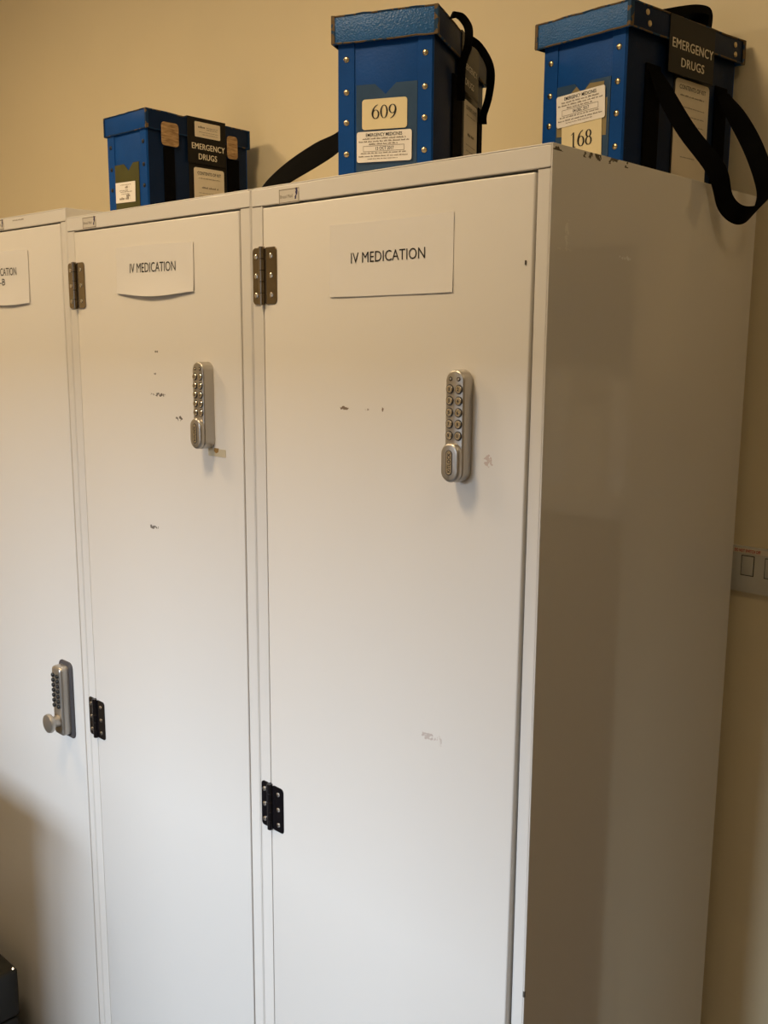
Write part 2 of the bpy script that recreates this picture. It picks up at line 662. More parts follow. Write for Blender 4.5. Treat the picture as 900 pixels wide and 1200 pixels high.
struct(G().box((X0, Y1 - .015, Z0), (AX0 - .034, Y1, Z0 + .1), .003).make('baseboard_back', 'trim'))
struct(G().box((X0, Y0, Z0), (X1, Y0 + .015, Z0 + .1), .003).make('baseboard_front', 'trim'))

# ceiling lights
for i, (lx, ly) in enumerate(LAMP_POS):
    where = ('over the left cabinet', 'over the right cabinet', 'beside the right cabinet, over the open floor')[i]
    t = thing('ceiling_light', 'round recessed ceiling light ' + where, 'light', (lx, ly, Z1), 0, 'recessed ceiling lights')
    G().lathe([(.235, 0), (.235, -.006), (.215, -.010), (.208, -.004), (.208, 0)], (0, 0, 0), (0, 0, 1), 28).make('rim', 'paint', t, 40)
    G().lathe([(.208, -.001), (.12, -.0035), (0, -.0045)], (0, 0, 0), (0, 0, 1), 28).make('diffuser', 'diffuser', t, 60)
    l = bpy.data.lights.new('lamp', 'AREA')
    l.shape = 'DISK'
    l.size = .40
    l.energy = LAMP_POWER[i]
    l.color = WARM
    o = bpy.data.objects.new('lamp', l)
    COL.objects.link(o)
    o.location = (0, 0, -.012)
    o.parent = t


# ------------------------------------------------------------------ cabinets
R_, U_ = (1, 0, 0), (0, 0, 1)          # front plane axes; its normal is -y


def make_hinge(cab, x, z0, z1, xl, xr, mat, n=1):
    """butt hinge: two leaves, knuckle, six screws"""
    g = G()
    g.prism(rrect(xl, x - .0035, z0, z1, .006), (0, .0, 0), R_, U_, (0, -.0022, 0), .0006, 1)
    g.prism(rrect(x + .0035, xr, z0, z1, .006), (0, .0, 0), R_, U_, (0, -.0022 - .0005, 0), .0006, 1)
    h = g.make('hinge', mat, cab, 40)
    k = G()
    zz = [z0 - .001, z0 + (z1 - z0) * .2, z0 + (z1 - z0) * .4, z0 + (z1 - z0) * .6, z0 + (z1 - z0) * .8, z1 + .001]
    for a, c in zip(zz, zz[1:]):
        k.lathe([(0, a), (.0042, a), (.0048, a + .0006), (.0048, c - .0006), (.0042, c), (0, c)], (x, -.0035, 0), (0, 0, 1), 14)
    kn = k.make('knuckle', mat, h, 40)
    for sx in ((xl + x - .005) / 2, (x + xr + .006) / 2):
        for f in (.16, .5, .84):
            s = G()
            s.lathe([(.0040, 0), (.0036, .0011), (.0022, .0018), (0, .0020)], (sx, -.0024, z0 + (z1 - z0) * f), (0, -1, 0), 12)
            s.make('screw', 'screw', h, 40)
    return h


def stadium(x0, x1, z0, z1, n=9):
    return rrect(x0, x1, z0, z1, (x1 - x0) / 2 - 1e-5, n)


def make_keypad(cab, x0, x1, z0, z1, yb=0.0):
    """upright electronic keypad lock with rounded ends"""
    h = G().prism(stadium(x0, x1, z0, z1), (0, yb, 0), R_, U_, (0, -.021 - yb, 0), .0028, 3).make('keypad_lock', 'silver', cab, 35)
    xc = (x0 + x1) / 2
    hw = (x1 - x0)
    for i, ch in enumerate('1234567890'):
        kx = xc + (-.0068 if i % 2 == 0 else .0068)
        kz = z1 - .0228 - (i // 2) * .0138
        g = G()
        g.lathe([(.0058, 0), (.0058, .0004), (.0050, .0005), (.0047, .0004)], (kx, -.0209, kz), (0, -1, 0), 18, 1)
        g.lathe([(.0047, 0), (.0047, .0013), (.0041, .0020), (0, .0021)], (kx, -.0209, kz), (0, -1, 0), 18, 0)
        fit(g, ch, (kx, -.02315, kz), R_, U_, -.0013 if ch != '1' else -.0008, .0013 if ch != '1' else .0008, -.0021, .0021, 1, .02)
        g.make('key_button', ['silver_key', 'silver_dark'], h, 40)
    for s in (-1, 1):
        g = G()
        g.lathe([(.0027, 0), (.0027, .0004), (.0019, .0005)], (xc + s * .0060, -.0209, z1 - .0108), (0, -1, 0), 12, 1)
        g.lathe([(.0019, .0002), (.0014, .0012), (0, .0015)], (xc + s * .0060, -.0209, z1 - .0108), (0, -1, 0), 12, 0)
        g.make('indicator', ['silver_key', 'silver_dark'], h, 40)
    k0, k1 = z0 + .0005, z0 + .0485
    kb = G().prism(stadium(x0 - .0006, x1 - .0006, k0, k1), (0, -.0209, 0), R_, U_, (0, -.0075, 0), .0040, 4).make('turn_knob', 'silver', h, 40)
    g = G()
    g.prism(stadium(xc - .0058, xc + .0046, k0 + .009, k1 - .0085), (0, -.0282, 0), R_, U_, (0, -.0004, 0), mi=1)
    g.prism(stadium(xc - .0048, xc + .0036, k0 + .010, k1 - .0095), (0, -.0282, 0), R_, U_, (0, -.0008, 0), mi=0)
    fit(g, 'KITLOCK', (0, -.0292, 0), R_, U_, xc - .0030, xc + .0020, k0 + .0125, k1 - .012, 1, .012, rot=90)
    g.make('name_plate', ['silver_key', 'silver_dark'], h, 40)
    return h


def make_badge(cab, x0, x1, z0, z1, yf):
    b = G().prism(rrect(x0, x1, z0, z1, .0015, 2), (0, yf, 0), R_, U_, (0, -.0006, 0)).make('maker_badge', 'badge', cab)
    g = G()
    t = .0009
    o = (0, yf - .0008, 0)
    for a in ((x0 + .0008, x1 - .0008, z1 - .0008 - t, z1 - .0008), (x0 + .0008, x1 - .0008, z0 + .0008, z0 + .0008 + t),
              (x0 + .0008, x0 + .0008 + t, z0, z1), (x1 - .0008 - t, x1 - .0008, z0 + .0008, z1 - .006)):
        g.quad(o, R_, U_, *a, mi=1)
    w = x1 - x0
    fit(g, 'Bristol Maid', o, R_, U_, x0 + w * .08, x0 + w * .68, z0 + .007, z0 + .0115, 1)
    # little dark blue figure in profile
    fx, fz = x0 + w * .84, z0 + .004
    fig = [(-.002, 0), (.0005, .0005), (.0012, .005), (.003, .0065), (.0036, .011), (.0028, .0145), (.0005, .0155),
           (-.0008, .0135), (.0002, .0115), (-.001, .0095), (.0002, .0065), (-.0022, .0035)]
    vs = [g.bm.verts.new((fx + a, yf - .0008, fz + c)) for a, c in fig]
    f = g.bm.faces.new(vs)
    f.material_index = 2
    g.make('badge_print', ['badge', 'grey_ink', 'navy_ink'], b)
    b['label'] = 'small framed maker badge with a dark blue figure'


def make_cabinet(xl, width, H, dl, dr, dtop, label, door_mat, side_mat, lean=0.0):
    D = .5375
    c = thing('steel_cabinet', label, 'cabinet', (xl, 0, 0), 0, 'row of white steel medicine cabinets')
    t = .0012
    e = .0015
    w = width
    zb = Z0 + .012
    G().box((0, 0, zb), (.002, D, H), .0009, 2).make('side_panel', 'paint', c)
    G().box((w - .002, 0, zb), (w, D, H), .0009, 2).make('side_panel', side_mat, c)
    G().box((.0021, 0, H - .002), (w - .0021, D, H), .0006, 1).make('top_panel', 'paint', c)
    G().box((.0021, D - .002, zb + .0031), (w - .0021, D, H - .0021)).make('back_panel', 'paint', c)
    G().box((.0021, .0, zb), (w - .0021, D - .0021, zb + .003)).make('base_panel', 'paint', c)
    zr = dtop + .0032
    G().box((.0021, -.0001, zr), (w - .0021, .020, H - .0021), .0009, 2).make('top_rail', 'paint', c)
    G().box((.0021, -.0001, zb + .0035), (w - .0021, .0195, Z0 + .040), .0009, 2).make('bottom_rail', 'paint', c)
    G().box((.0021, -.0001, Z0 + .040), (dl - .0016, .0195, zr - .0007), .0009, 2).make('stile', 'paint', c)
    G().box((dr + .0022, -.0001, Z0 + .040), (w - .0021, .0195, zr - .0007), .0009, 2).make('stile', 'paint', c)
    # the corner notches where rail and stile overlap
    for (a, b) in ((.004, dl - .004), (dr + .003, w - .003)):
        G().box((a, -.0004, zr - .0012), (b, .0004, zr - .0002)).make('joint_line', 'seam', c)
    G().box((.01, .02, Z0), (w - .01, D - .02, zb)).make('plinth', 'charcoal', c)
    g = G().box((dl + .0004, -.0010, Z0 + .043), (dr - .0004, .0185, dtop), .0022, 3)
    if lean:
        zt = dtop - .05
        g.map(lambda p: (p.x, p.y - lean * ((p.x - dl) / (dr - dl)) * max(0, (zt - p.z)) / 1.3, p.z))
    G.make(g, 'door', door_mat, c, 40)
    return c


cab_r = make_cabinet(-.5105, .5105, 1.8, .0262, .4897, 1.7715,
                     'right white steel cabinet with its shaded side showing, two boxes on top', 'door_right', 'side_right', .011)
cab_m = make_cabinet(-1.0255, .5140, 1.8, .0258, .4885, 1.7725,
                     'middle white steel cabinet of the row, between the other two, with its own keypad lock', 'door_middle', 'paint')
cab_l = make_cabinet(-1.5375, .5110, 1.8175, .0262, .4905, 1.7915,
                     'left white steel cabinet, cut by the photo edge, with a round knob lock', 'paint', 'paint')

for cab, x in ((cab_r, -.4840), (cab_m, -1.0)):
    ox = cab.location.x
    zz = ((1.638, 1.7175), (.829, .9035)) if cab is cab_r else ((1.641, 1.7205), (.831, .907))
    xl = (-.5065, -1.0275)[cab is cab_m] - ox
    xr = (-.4530, -.9690)[cab is cab_m] - ox
    xl = max(xl, .0012)
    h = make_hinge(cab, x - ox, *zz[0], xl, xr, 'hinge')
    h['label'] = 'upper hinge of polished brownish steel'
    h = make_hinge(cab, x - ox, *zz[1], xl, xr, 'hinge_low')
    h['label'] = 'lower hinge of steel coloured black like the floor it reflects, with bright screws'
# the left cabinet hinges on its far side, out of the frame
make_hinge(cab_l, .025, 1.655, 1.735, .003, .057, 'hinge')
make_hinge(cab_l, .025, .835, .910, .003, .057, 'hinge_low')

h = make_keypad(cab_r, -.1275 + .5105, -.0992 + .5105, 1.4199, 1.5547, -.004)
h['label'] = 'silver keypad lock with two columns of round keys'
h = make_keypad(cab_m, -.6340 + 1.0255, -.6057 + 1.0255, 1.4202, 1.5545)
h['label'] = 'silver keypad lock above a scrap of old tape'
make_badge(cab_r, .0615, .1035, 1.7735, 1.7930, 0)
make_badge(cab_m, .0560, .1000, 1.7765, 1.7955, 0)
make_badge(cab_l, .2350, .2770, 1.7960, 1.8150, 0)
g = G()
wordbars(g, (0, -.0004, 0), R_, U_, -1.224 + 1.5375, -1.180 + 1.5375, 1.8085, .0022)
g.make('faint_print', 'grey_ink', cab_l)
# tape scrap and glue stain under the middle lock
G().prism(rrect(.402, .446, 1.4085, 1.4205, .001, 2), (0, -.001, 0), R_, U_, (0, -.0004, 0)).make('tape_scrap', 'tape', cab_m)
G().prism([(.418, 1.4215), (.4285, 1.4215), (.4275, 1.4155), (.422, 1.4135), (.4165, 1.417)], (0, -.001, 0), R_, U_, (0, -.0008, 0)).make('glue_stain', 'stain', cab_m)
# paint chips on the right cabinet
G().box((.4800, -.0030, 1.6725), (.4815, -.0006, 1.6775)).make('paint_chip', 'seam', cab_r)
G().box((.5085, -.0003, .776), (.5108, .002, .784)).make('paint_chip', 'seam', cab_r)

# mechanical code lock on the left cabinet
ox = 1.5375
pl = G().prism(rrect(-1.131 + ox, -1.0812 + ox, .8005, .9585, .012), (0, 0, 0), R_, U_, (0, -.004, 0), .001, 1).make('code_lock', 'lock_plate', cab_l, 35)
pl['label'] = 'push button code lock with a round turning knob'
G().prism(rrect(-1.1290 + ox, -1.0925 + ox, .8080, .9500, .009), (0, -.004, 0), R_, U_, (0, -.0185, 0), .006, 3).make('housing', 'silver', pl, 35)
for i in range(7):
    for s in (0, 1):
        G().lathe([(.0042, 0), (.0042, .0032), (.0030, .0042), (0, .0044)], (-1.1195 + ox + s * .0165, -.0222, .9320 - i * .0104), (0, -1, 0), 10).make('push_button', 'black_plastic', pl, 40)
g = G()
g.lathe([(.0125, 0), (.0110, .008), (.0125, .012), (.0185, .015), (.0195, .019), (.0180, .023), (.010, .0245), (0, .0248)],
        (-1.1115 + ox, -.0222, .8375), (0, -1, 0), 26)
g.make('turn_knob', 'silver', pl, 40)


# ------------------------------------------------------------------ paper signs taped to the doors
def make_sign(x0, x1, z0, z1, texts, label, rot=0.0, curl=0.0, yf=-.0016):
    cx, cz = (x0 + x1) / 2, (z0 + z1) / 2
    s = thing('paper_sign', label, 'sign', (cx, yf, cz), 0, 'printed paper signs on the cabinet doors')
    hw, hh = (x1 - x0) / 2, (z1 - z0) / 2
    g = G()
    N, K = 24, 8
    rr = random.Random(int(abs(x0) * 1000))
    ph = rr.uniform(0, 6)

    def surf(a, c):
        x, z = a * hw, c * hh
        y = -.0007 - .0010 * (0.5 + 0.5 * math.sin(2.4 * a + ph)) * max(0, -c) - curl * max(0, -c) ** 2 * (1 - a * a * .6)
        z += -curl * 1.2 * max(0, -c) ** 2 * math.cos(a * 2.0) + .0006 * math.sin(3 * a + ph) * c
        return V((x * math.cos(rot) - z * math.sin(rot), y, x * math.sin(rot) + z * math.cos(rot)))
    grid = [[[g.bm.verts.new(surf(-1 + 2 * i / N, -1 + 2 * k / K) + V((0, d, 0))) for i in range(N + 1)] for k in range(K + 1)] for d in (0, .0003)]
    for d in (0, 1):
        for k in range(K):
            for i in range(N):
                q = [grid[d][k][i], grid[d][k][i + 1], grid[d][k + 1][i + 1], grid[d][k + 1][i]]
                g.bm.faces.new(q if d == 0 else q[::-1])
    per = [(0, i) for i in range(N)] + [(k, N) for k in range(K)] + [(K, N - i) for i in range(N)] + [(K - k, 0) for k in range(K)]
    for a, b in zip(per, per[1:] + per[:1]):
        g.bm.faces.new([grid[1][a[0]][a[1]], grid[1][b[0]][b[1]], grid[0][b[0]][b[1]], grid[0][a[0]][a[1]]])
    g.make('sheet', 'sign', s, 40)
    g = G()
    for (body, a0, a1, c0, c1) in texts:
        fit(g, body, (0, 0, 0), R_, U_, a0 - cx, a1 - cx, c0 - cz, c1 - cz, 0, 0)
    for v in g.bm.verts:
        q = surf(v.co.x / hw, v.co.z / hh)
        v.co = q + V((0, -.0004, 0))
    g.make('lettering', 'ink', s)
    return s


make_sign(-.345, -.134, 1.6455, 1.7375, [('IV MEDICATION', -.3055, -.1780, 1.6870, 1.7005)],
          'white paper sign reading IV MEDICATION on the right cabinet door', 0.004, .001)
make_sign(-.8645, -.6485, 1.6605, 1.7375, [('IV MEDICATION', -.8240, -.6950, 1.6950, 1.7100)],
          'white paper sign reading IV MEDICATION on the middle cabinet door', -.012, .003)
make_sign(-1.383, -1.1690, 1.6545, 1.7545, [('IV MEDICATION', -1.343, -1.2165, 1.7085, 1.7230), ('A-B', -1.303, -1.2645, 1.6905, 1.7030)],
          'white paper sign cut by the left photo edge, second line ending in B', -.012, .002)


# ------------------------------------------------------------------ emergency drug boxes
SR, SU = (0, -1, 0), (0, 0, 1)       # short face: plane x=0, normal -x, seen with +y on the left
LR, LU = (1, 0, 0), (0, 0, 1)        # long face: plane y=0, normal -y


def drug_box(loc, th, L, Wd, H, o, hl, ta, tb, label, lid_mat='blue_lid', rivets='brass', edges=True, zb=0.0):
    b = thing('drug_box', label, 'box', loc, th, 'blue emergency drug boxes on top of the cabinets')
    g = G()
    t = .0035
    Hb = H - .006
    g.box((0, 0, zb), (L, Wd, zb + t), .0008, 1)
    g.box((0, 0, zb), (t, Wd, Hb), .0015, 2)
    g.box((L - t, 0, zb), (L, Wd, Hb), .0015, 2)
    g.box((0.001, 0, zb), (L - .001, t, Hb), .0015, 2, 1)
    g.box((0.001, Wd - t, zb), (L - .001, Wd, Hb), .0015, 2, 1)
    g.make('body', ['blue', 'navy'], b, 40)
    # corner strips on the short ends (folded corner pieces)
    for x0, x1 in ((-.0014, .0002), (L - .0002, L + .0014)):
        for y0, y1 in ((.0015, .0220), (Wd - .0255, Wd - .0015)):
            G().box((x0, y0, zb + .0005), (x1, y1, Hb - .002), .0005, 1).make('corner_strip', 'blue', b)
    for yy in (.0115, Wd - .0135):
        for zz in (.1700, .1270, .0870, .0450):
            G().lathe([(.0042, 0), (.0040, .0009), (.0026, .0018), (0, .0021)], (-.0013, yy, zz), (-1, 0, 0), 12).make('rivet', rivets, b, 50)
    # lid: shallow shell with rounded edges
    q = .003
    lift = lambda p: (p.x, p.y, p.z + ta * p.x + tb * p.y)
    g = G()
    x0, x1, y0, y1 = -o, L + o, -o, Wd + o
    g.box((x0, y0, H - q), (x1, y1, H), .0014, 2)
    g.box((x0, y0, H - hl), (x0 + q, y1, H), .0014, 2)
    g.box((x1 - q, y0, H - hl), (x1, y1, H), .0014, 2)
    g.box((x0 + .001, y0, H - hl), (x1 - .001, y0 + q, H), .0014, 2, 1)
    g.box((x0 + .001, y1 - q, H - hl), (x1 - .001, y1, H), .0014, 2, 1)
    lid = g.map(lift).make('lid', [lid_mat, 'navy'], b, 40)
    if edges:
        g = G()
        r = .0012
        C = [(x0, y0), (x1, y0), (x1, y1), (x0, y1)]
        rr = random.Random(int(abs(loc[0]) * 1000))
        for i in range(4):
            (ax, ay), (bx, by) = C[i], C[(i + 1) % 4]
            for zz in (H - .0012, H - hl + .0012):
                pts = [(ax + (bx - ax) * k / 10 + rr.uniform(-.0003, .0003), ay + (by - ay) * k / 10 + rr.uniform(-.0003, .0003), zz + rr.uniform(-.0006, .0006)) for k in range(11)]
                g.tube(pts, r, 6)
            # worn corner
            dx = 1 if ax == x0 else -1
            dy = 1 if ay == y0 else -1
            wr = .007 if edges == 2 else .005
            g.prism([(ax - dx * .0010, ay - dy * .0010), (ax + dx * wr, ay - dy * .0010), (ax + dx * wr * .8, ay + dy * .0005), (ax + dx * .0005, ay + dy * wr * .5), (ax - dx * .0010, ay + dy * wr * .6)],
                    (0, 0, H - hl + .001), (1, 0, 0), (0, 1, 0), (0, 0, hl - .0015))
        g.map(lift).make('worn_edge', 'edge' if edges == 2 else 'edge_dark', lid, 40)
    return b, lid, lift


def long_band(b, lid, H, hl, o, L, x0, x1, text_x, lines, zlow=.004, zf=.150, flap=(0, 1)):
    """black vinyl band round the middle of the box, with lettering"""
    G().box((x0, -.0012, zlow), (x1, .0004, H - hl - .001), .0004, 1).make('black_band', 'black_vinyl', b)
    fx0, fx1 = flap
    fl = G().box((fx0, -o - .0016, zf), (fx1, -o - .0002, H + .001), .0005, 1)
    fl.box((fx0, -o - .0016, H - .0004), (fx1, .025, H + .0009), .0004, 1)
    fl.make('closing_flap', 'black_vinyl', lid, 40)
    g = G()
    for body, a0, a1, c0, c1, yo in lines:
        for k in (-1, 0, 1):          # printed heavy
            fit(g, body, (k * .0004, yo + k * .00004, abs(k) * .0002), LR, LU, a0 + .0004, a1 - .0004, c0, c1, 0, 0, 1.06)
    return g.make('lettering', 'cream_ink', b)


def webbing(b, x0, x1, z0, z1):
    w = G().box((x0, -.0030, z0), (x1, .0004, z1), .0008, 1).make('webbing_strap', 'web', b)
    return w


def text_label(b, name, mat, o, r, u, x0, x1, z0, z1, out, title=None, rows=(), rad=.003, tilt=0.0, ink='grey_ink', box=None, extra=()):
    cx, cz = (x0 + x1) / 2, (z0 + z1) / 2
    rv, uv = V(r), V(u)
    r2 = rv * math.cos(tilt) + uv * math.sin(tilt)
    u2 = uv * math.cos(tilt) - rv * math.sin(tilt)
    oo = V(o) + rv * cx + uv * cz
    out = V(out)
    hw, hh = (x1 - x0) / 2, (z1 - z0) / 2
    l = G().prism(rrect(-hw, hw, -hh, hh, rad, 4), oo, r2, u2, out * .0008).make(name, mat, b)
    o3 = oo + out * .0011
    g = G()
    rng = random.Random(int(1000 * (x1 - x0 + z1)))
    if title:
        fit(g, title[0], o3, r2, u2, -hw * title[1], hw * title[1], hh * title[2], hh * title[3], 1, .008)
    for (a, c, z, h) in rows:
        wordbars(g, o3, r2, u2, hw * a, hw * c, hh * z, h, 0, rng)
    if box:
        a, c, z0b, z1b = hw * box[0], hw * box[1], hh * box[2], hh * box[3]
        t = .0005
        for q in ((a, c, z0b, z0b + t), (a, c, z1b - t, z1b), (a, a + t, z0b, z1b), (c - t, c, z0b, z1b)):
            g.quad(o3, r2, u2, *q, mi=0)
    for e in extra:
        fit(g, e[0], o3, r2, u2, hw * e[1], hw * e[2], hh * e[3], hh * e[4], 1, .01)
    g.make('print', [ink, 'ink'], l)
    return l


def short_poly(b, name, mat, ys_zs, x_out, th):
    return G().prism([(-y, z) for y, z in ys_zs], (x_out, 0, 0), SR, SU, (-th, 0, 0)).make(name, mat, b)


DATE_ROWS = [(-.78, .80, .48, .0020), (-.92, .92, .30, .0020), (-.55, .50, .12, .0020), (-.85, .80, -.46, .0018), (-.92, .90, -.66, .0018), (-.6, .5, -.82, .0013)]


def date_label(b, y0, y1, z0, z1, tilt, date):
    # short-face coordinates: x = -y
    return text_label(b, 'date_label', 'paper', (-.0030, 0, 0), SR, SU, -y1, -y0, z0, z1, (-1, 0, 0), ('EMERGENCY MEDICINES', .66, .66, .88), DATE_ROWS,
                      .003, tilt, 'grey_ink', (-.76, .74, -.32, .06), [(date, -.30, .36, -.24, -.02)])


def number_card(b, y0, y1, z0, z1, digits, dy0, dy1, dz0, dz1, tilt=0.0, x=-.0020, rad=.004):
    c = text_label(b, 'number_card', 'card', (x, 0, 0), SR, SU, -y1, -y0, z0, z1, (-1, 0, 0), rad=rad, tilt=tilt)
    bpy.data.objects.remove([k for k in c.children][0])
    rv, uv = V(SR), V(SU)
    r2 = rv * math.cos(tilt) + uv * math.sin(tilt)
    u2 = uv * math.cos(tilt) - rv * math.sin(tilt)
    g = G()
    n = len(digits)
    cy, cz = (dy0 + dy1) / 2, (dz0 + dz1) / 2
    o = V((x - .0012, 0, 0)) + rv * (-cy) + uv * cz
    w = dy1 - dy0
    cell = w / n
    for i, ch in enumerate(digits):
        serif_digit(g, ch, o, r2, u2, -w / 2 + i * cell + cell * .07, cell * .86, -(dz1 - dz0) / 2, dz1 - dz0)
    g.make('digits', 'ink', c)
    c['label'] = 'cream card printed with the number ' + digits
    return c


def pocket_shape(yl, yr, zt, zn, yn, half, zl=.003):
    return [(yl, zl), (yr, zl), (yr, zt), (yn - half, zt), (yn, zn), (yn + half, zt), (yl, zt)]


def ribbon(name, parent, pts, width, wdirs, th=.0016, mat='web', n=6):
    P = catmull(pts, n)
    Dm = catmull(wdirs, n)
    A = [p - d.normalized() * width / 2 for p, d in zip(P, Dm)]
    B = [p + d.normalized() * width / 2 for p, d in zip(P, Dm)]
    return G().strip(A, B, th).make(name, mat, parent, 50)


ZT = 1.8002
# ---- box 168, on the right
H168, hl168, o168, L168, W168 = .2231, .0335, .009, .274, .1379
b168, lid, lift = drug_box((-.078, .2797, ZT), 1.4847, L168, W168, H168, o168, hl168, .015, .0076,
                           'blue lidded box with number card 168 and a strap hanging over the cabinet side', edges=2)
short_poly(b168, 'card_pocket', 'pocket', pocket_shape(.1120, .0225, .1360, .1225, .0690, .0130), -.0002, .0012)
short_poly(b168, 'pocket_card', 'pocket_card', [(.0970, .100), (.0330, .100), (.0330, .1315), (.0560, .1325), (.0690, .1215), (.0785, .1315), (.0900, .1225), (.0970, .1215)], -.0014, .0005)
short_poly(b168, 'pocket_card', 'pocket_card', [(.110, .070), (.027, .062), (.027, .110), (.1115, .112)], -.0010, .0006)
number_card(b168, .0330, .1000, .0300, .0880, '168', .0478, .0858, .0527, .0725, .03)
date_label(b168, .0290, .1100, .0830, .1245, .045, '04 DEC 2017')
long_band(b168, lid, H168, hl168, o168, L168, .1120, .2030, None, [
    ('EMERGENCY', .0880, .1932, .1828, .1950, -o168 - .0020), ('DRUGS', .1118, .1712, .1610, .1725, -o168 - .0020)], flap=(.0810, .1970))
text_label(b168, 'contents_label', 'contents', (0, -.0014, 0), LR, LU, .1150, .2030, .004, .1500, (0, -1, 0), ('CONTENTS OF KIT', .78, .82, .90),
           [(-.72, .7, .70, .0022)] + [(-.8, .75, .5 - .16 * k, .0014) for k in range(3)] + [(-.55, .3, -.42, .0016)], .006)
webbing(b168, .0420, .0770, .004, .1560)
webbing(b168, .2200, .2520, .004, .1560)
g = G()
for xx, zz in ((.0288, .2140), (.0345, .2010), (.2545, .2165), (.2560, .2035)):
    g = G().lathe([(.0040, 0), (.0038, .0009), (.0024, .0017), (0, .0020)], (xx, -o168 - .0002, zz), (0, -1, 0), 12)
    g.make('rivet', 'brass', lid, 50)
sp = [(.0570, -.0050, .1480), (.0606, -.0090, .1382), (.0629, -.0277, .1044), (.0714, -.0521, .0640), (.0935, -.0850, .0135), (.1107, -.0908, -.0257),
      (.1279, -.1024, -.0418), (.1560, -.1097, -.0360), (.1753, -.1133, -.0117), (.1740, -.1087, .0141), (.1760, -.0885, .0560),
      (.1984, -.0511, .1010), (.2300, -.0120, .1380), (.2371, -.0050, .1480)]
wd = [(1, -.1, 0), (1, -.2, .1), (.9, -.5, .4), (.8, -.55, .45), (.7, -.6, .55), (.45, -.55, .8), (.1, -.5, 1.0), (.2, -.6, .8), (.35, -.8, .5),
      (.37, -.82, .45), (.4, -.8, .4), (.6, -.6, .3), (.9, -.35, .1), (1, -.1, 0)]
ribbon('carry_strap', b168, sp, .026, wd)
ribbon('lid_strap', lid, [(.100, .040, H168 + .008), (.122, .039, H168 + .016), (.160, .040, H168 + .028), (.205, .042, H168 + .040),
                          (.238, .043, H168 + .043), (.242, .043, H168 + .030), (.236, .043, H168 + .0105)], .034,
       [(0, 1, 0)] * 7, .011)

# ---- box 609, middle
H609, hl609, o609, L609, W609 = .2285, .0379, .0061, .2748, .1390
b609, lid, lift = drug_box((-.2862, .1354, ZT), 1.9858, L609, W609, H609, o609, hl609, -.0098, -.0112,
                           'blue lidded box with number card 609 standing on the right cabinet', edges=2)
short_poly(b609, 'card_pocket', 'pocket', pocket_shape(.1110, .0222, .1353, .1211, .0680, .0155), -.0002, .0012)
number_card(b609, .0362, .1018, .0756, .1155, '609', .0510, .0880, .0895, .1070, .0)
date_label(b609, .0290, .1092, .0325, .0730, .0, '13 OCT 2017')
long_band(b609, lid, H609, hl609, o609, L609, .1480, .2400, None, [
    ('EMERGENCY', .1216, .2040, .1815, .1900, -o609 - .0020), ('DRUGS', .1360, .1860, .1600, .1690, -o609 - .0020)], flap=(.1160, .2150))
text_label(b609, 'contents_label', 'contents', (0, -.0014, 0), LR, LU, .1560, .2330, .004, .1450, (0, -1, 0), ('CONTENTS OF KIT', .78, .82, .90),
           [(-.7, .7, .70, .0020), (-.5, .5, .30, .0040)] + [(-.7, .7, .1 - .12 * k, .0015) for k in range(3)] + [(-.3, .3, -.4, .003)], .006)
webbing(b609, .0900, .1400, .004, .1650)
webbing(b609, .2400, .2640, .004, .1500)
ribbon('strap_loop', b609, [(.0500, -.010, H609 + .001), (.0640, -.018, H609 + .003), (.0690, -.028, H609 - .010), (.0640, -.031, .2000), (.0720, -.026, .1880),
                            (.0900, -.016, .1780), (.1020, -.0105, .1600), (.1050, -.0100, .1300)], .0115,
       [(.3, -.3, .9), (.5, -.6, .6), (.4, -.9, .2), (.3, -1, .1), (.3, -1, .1), (.2, -1, 0), (.2, -1, 0), (.2, -1, 0)], .003)
ribbon('strap_loop', b609, [(.1640, -.006, H609 + .001), (.1840, -.016, .2230), (.1890, -.029, .2020), (.1960, -.032, .1830), (.2160, -.024, .1580), (.2420, -.0100, .1380), (.2440, -.0095, .125)], .0115,
       [(.2, -.2, 1), (.3, -.4, .9), (.3, -.8, .4), (.3, -1, .1), (.2, -1, 0), (.2, -1, 0), (.2, -1, 0)], .003)
# the long shoulder strap trails off behind the box, on to the cabinet top
inv = (Matrix.Translation(V((-.2862, .1354, ZT))) @ Matrix.Rotation(1.9858, 4, 'Z')).inverted()
up_e = [(-.4250, .125, 1.9100), (-.4963, .160, 1.8988), (-.5671, .180, 1.8944), (-.6508, .200, 1.8808), (-.7106, .210, 1.8624), (-.7320, .205, 1.8434), (-.7420, .195, 1.8200)]
lo_e = [(-.4200, .115, 1.8760), (-.4861, .145, 1.8642), (-.5363, .150, 1.8512), (-.5909, .150, 1.8362), (-.6400, .150, 1.8200), (-.6850, .150, 1.8060), (-.7200, .160, 1.8030)]
A = catmull([inv @ V(p) for p in up_e], 6)
B = catmull([inv @ V(p) for p in lo_e], 6)
G().strip(A, B, .002).make('shoulder_strap', 'web', b609, 50)

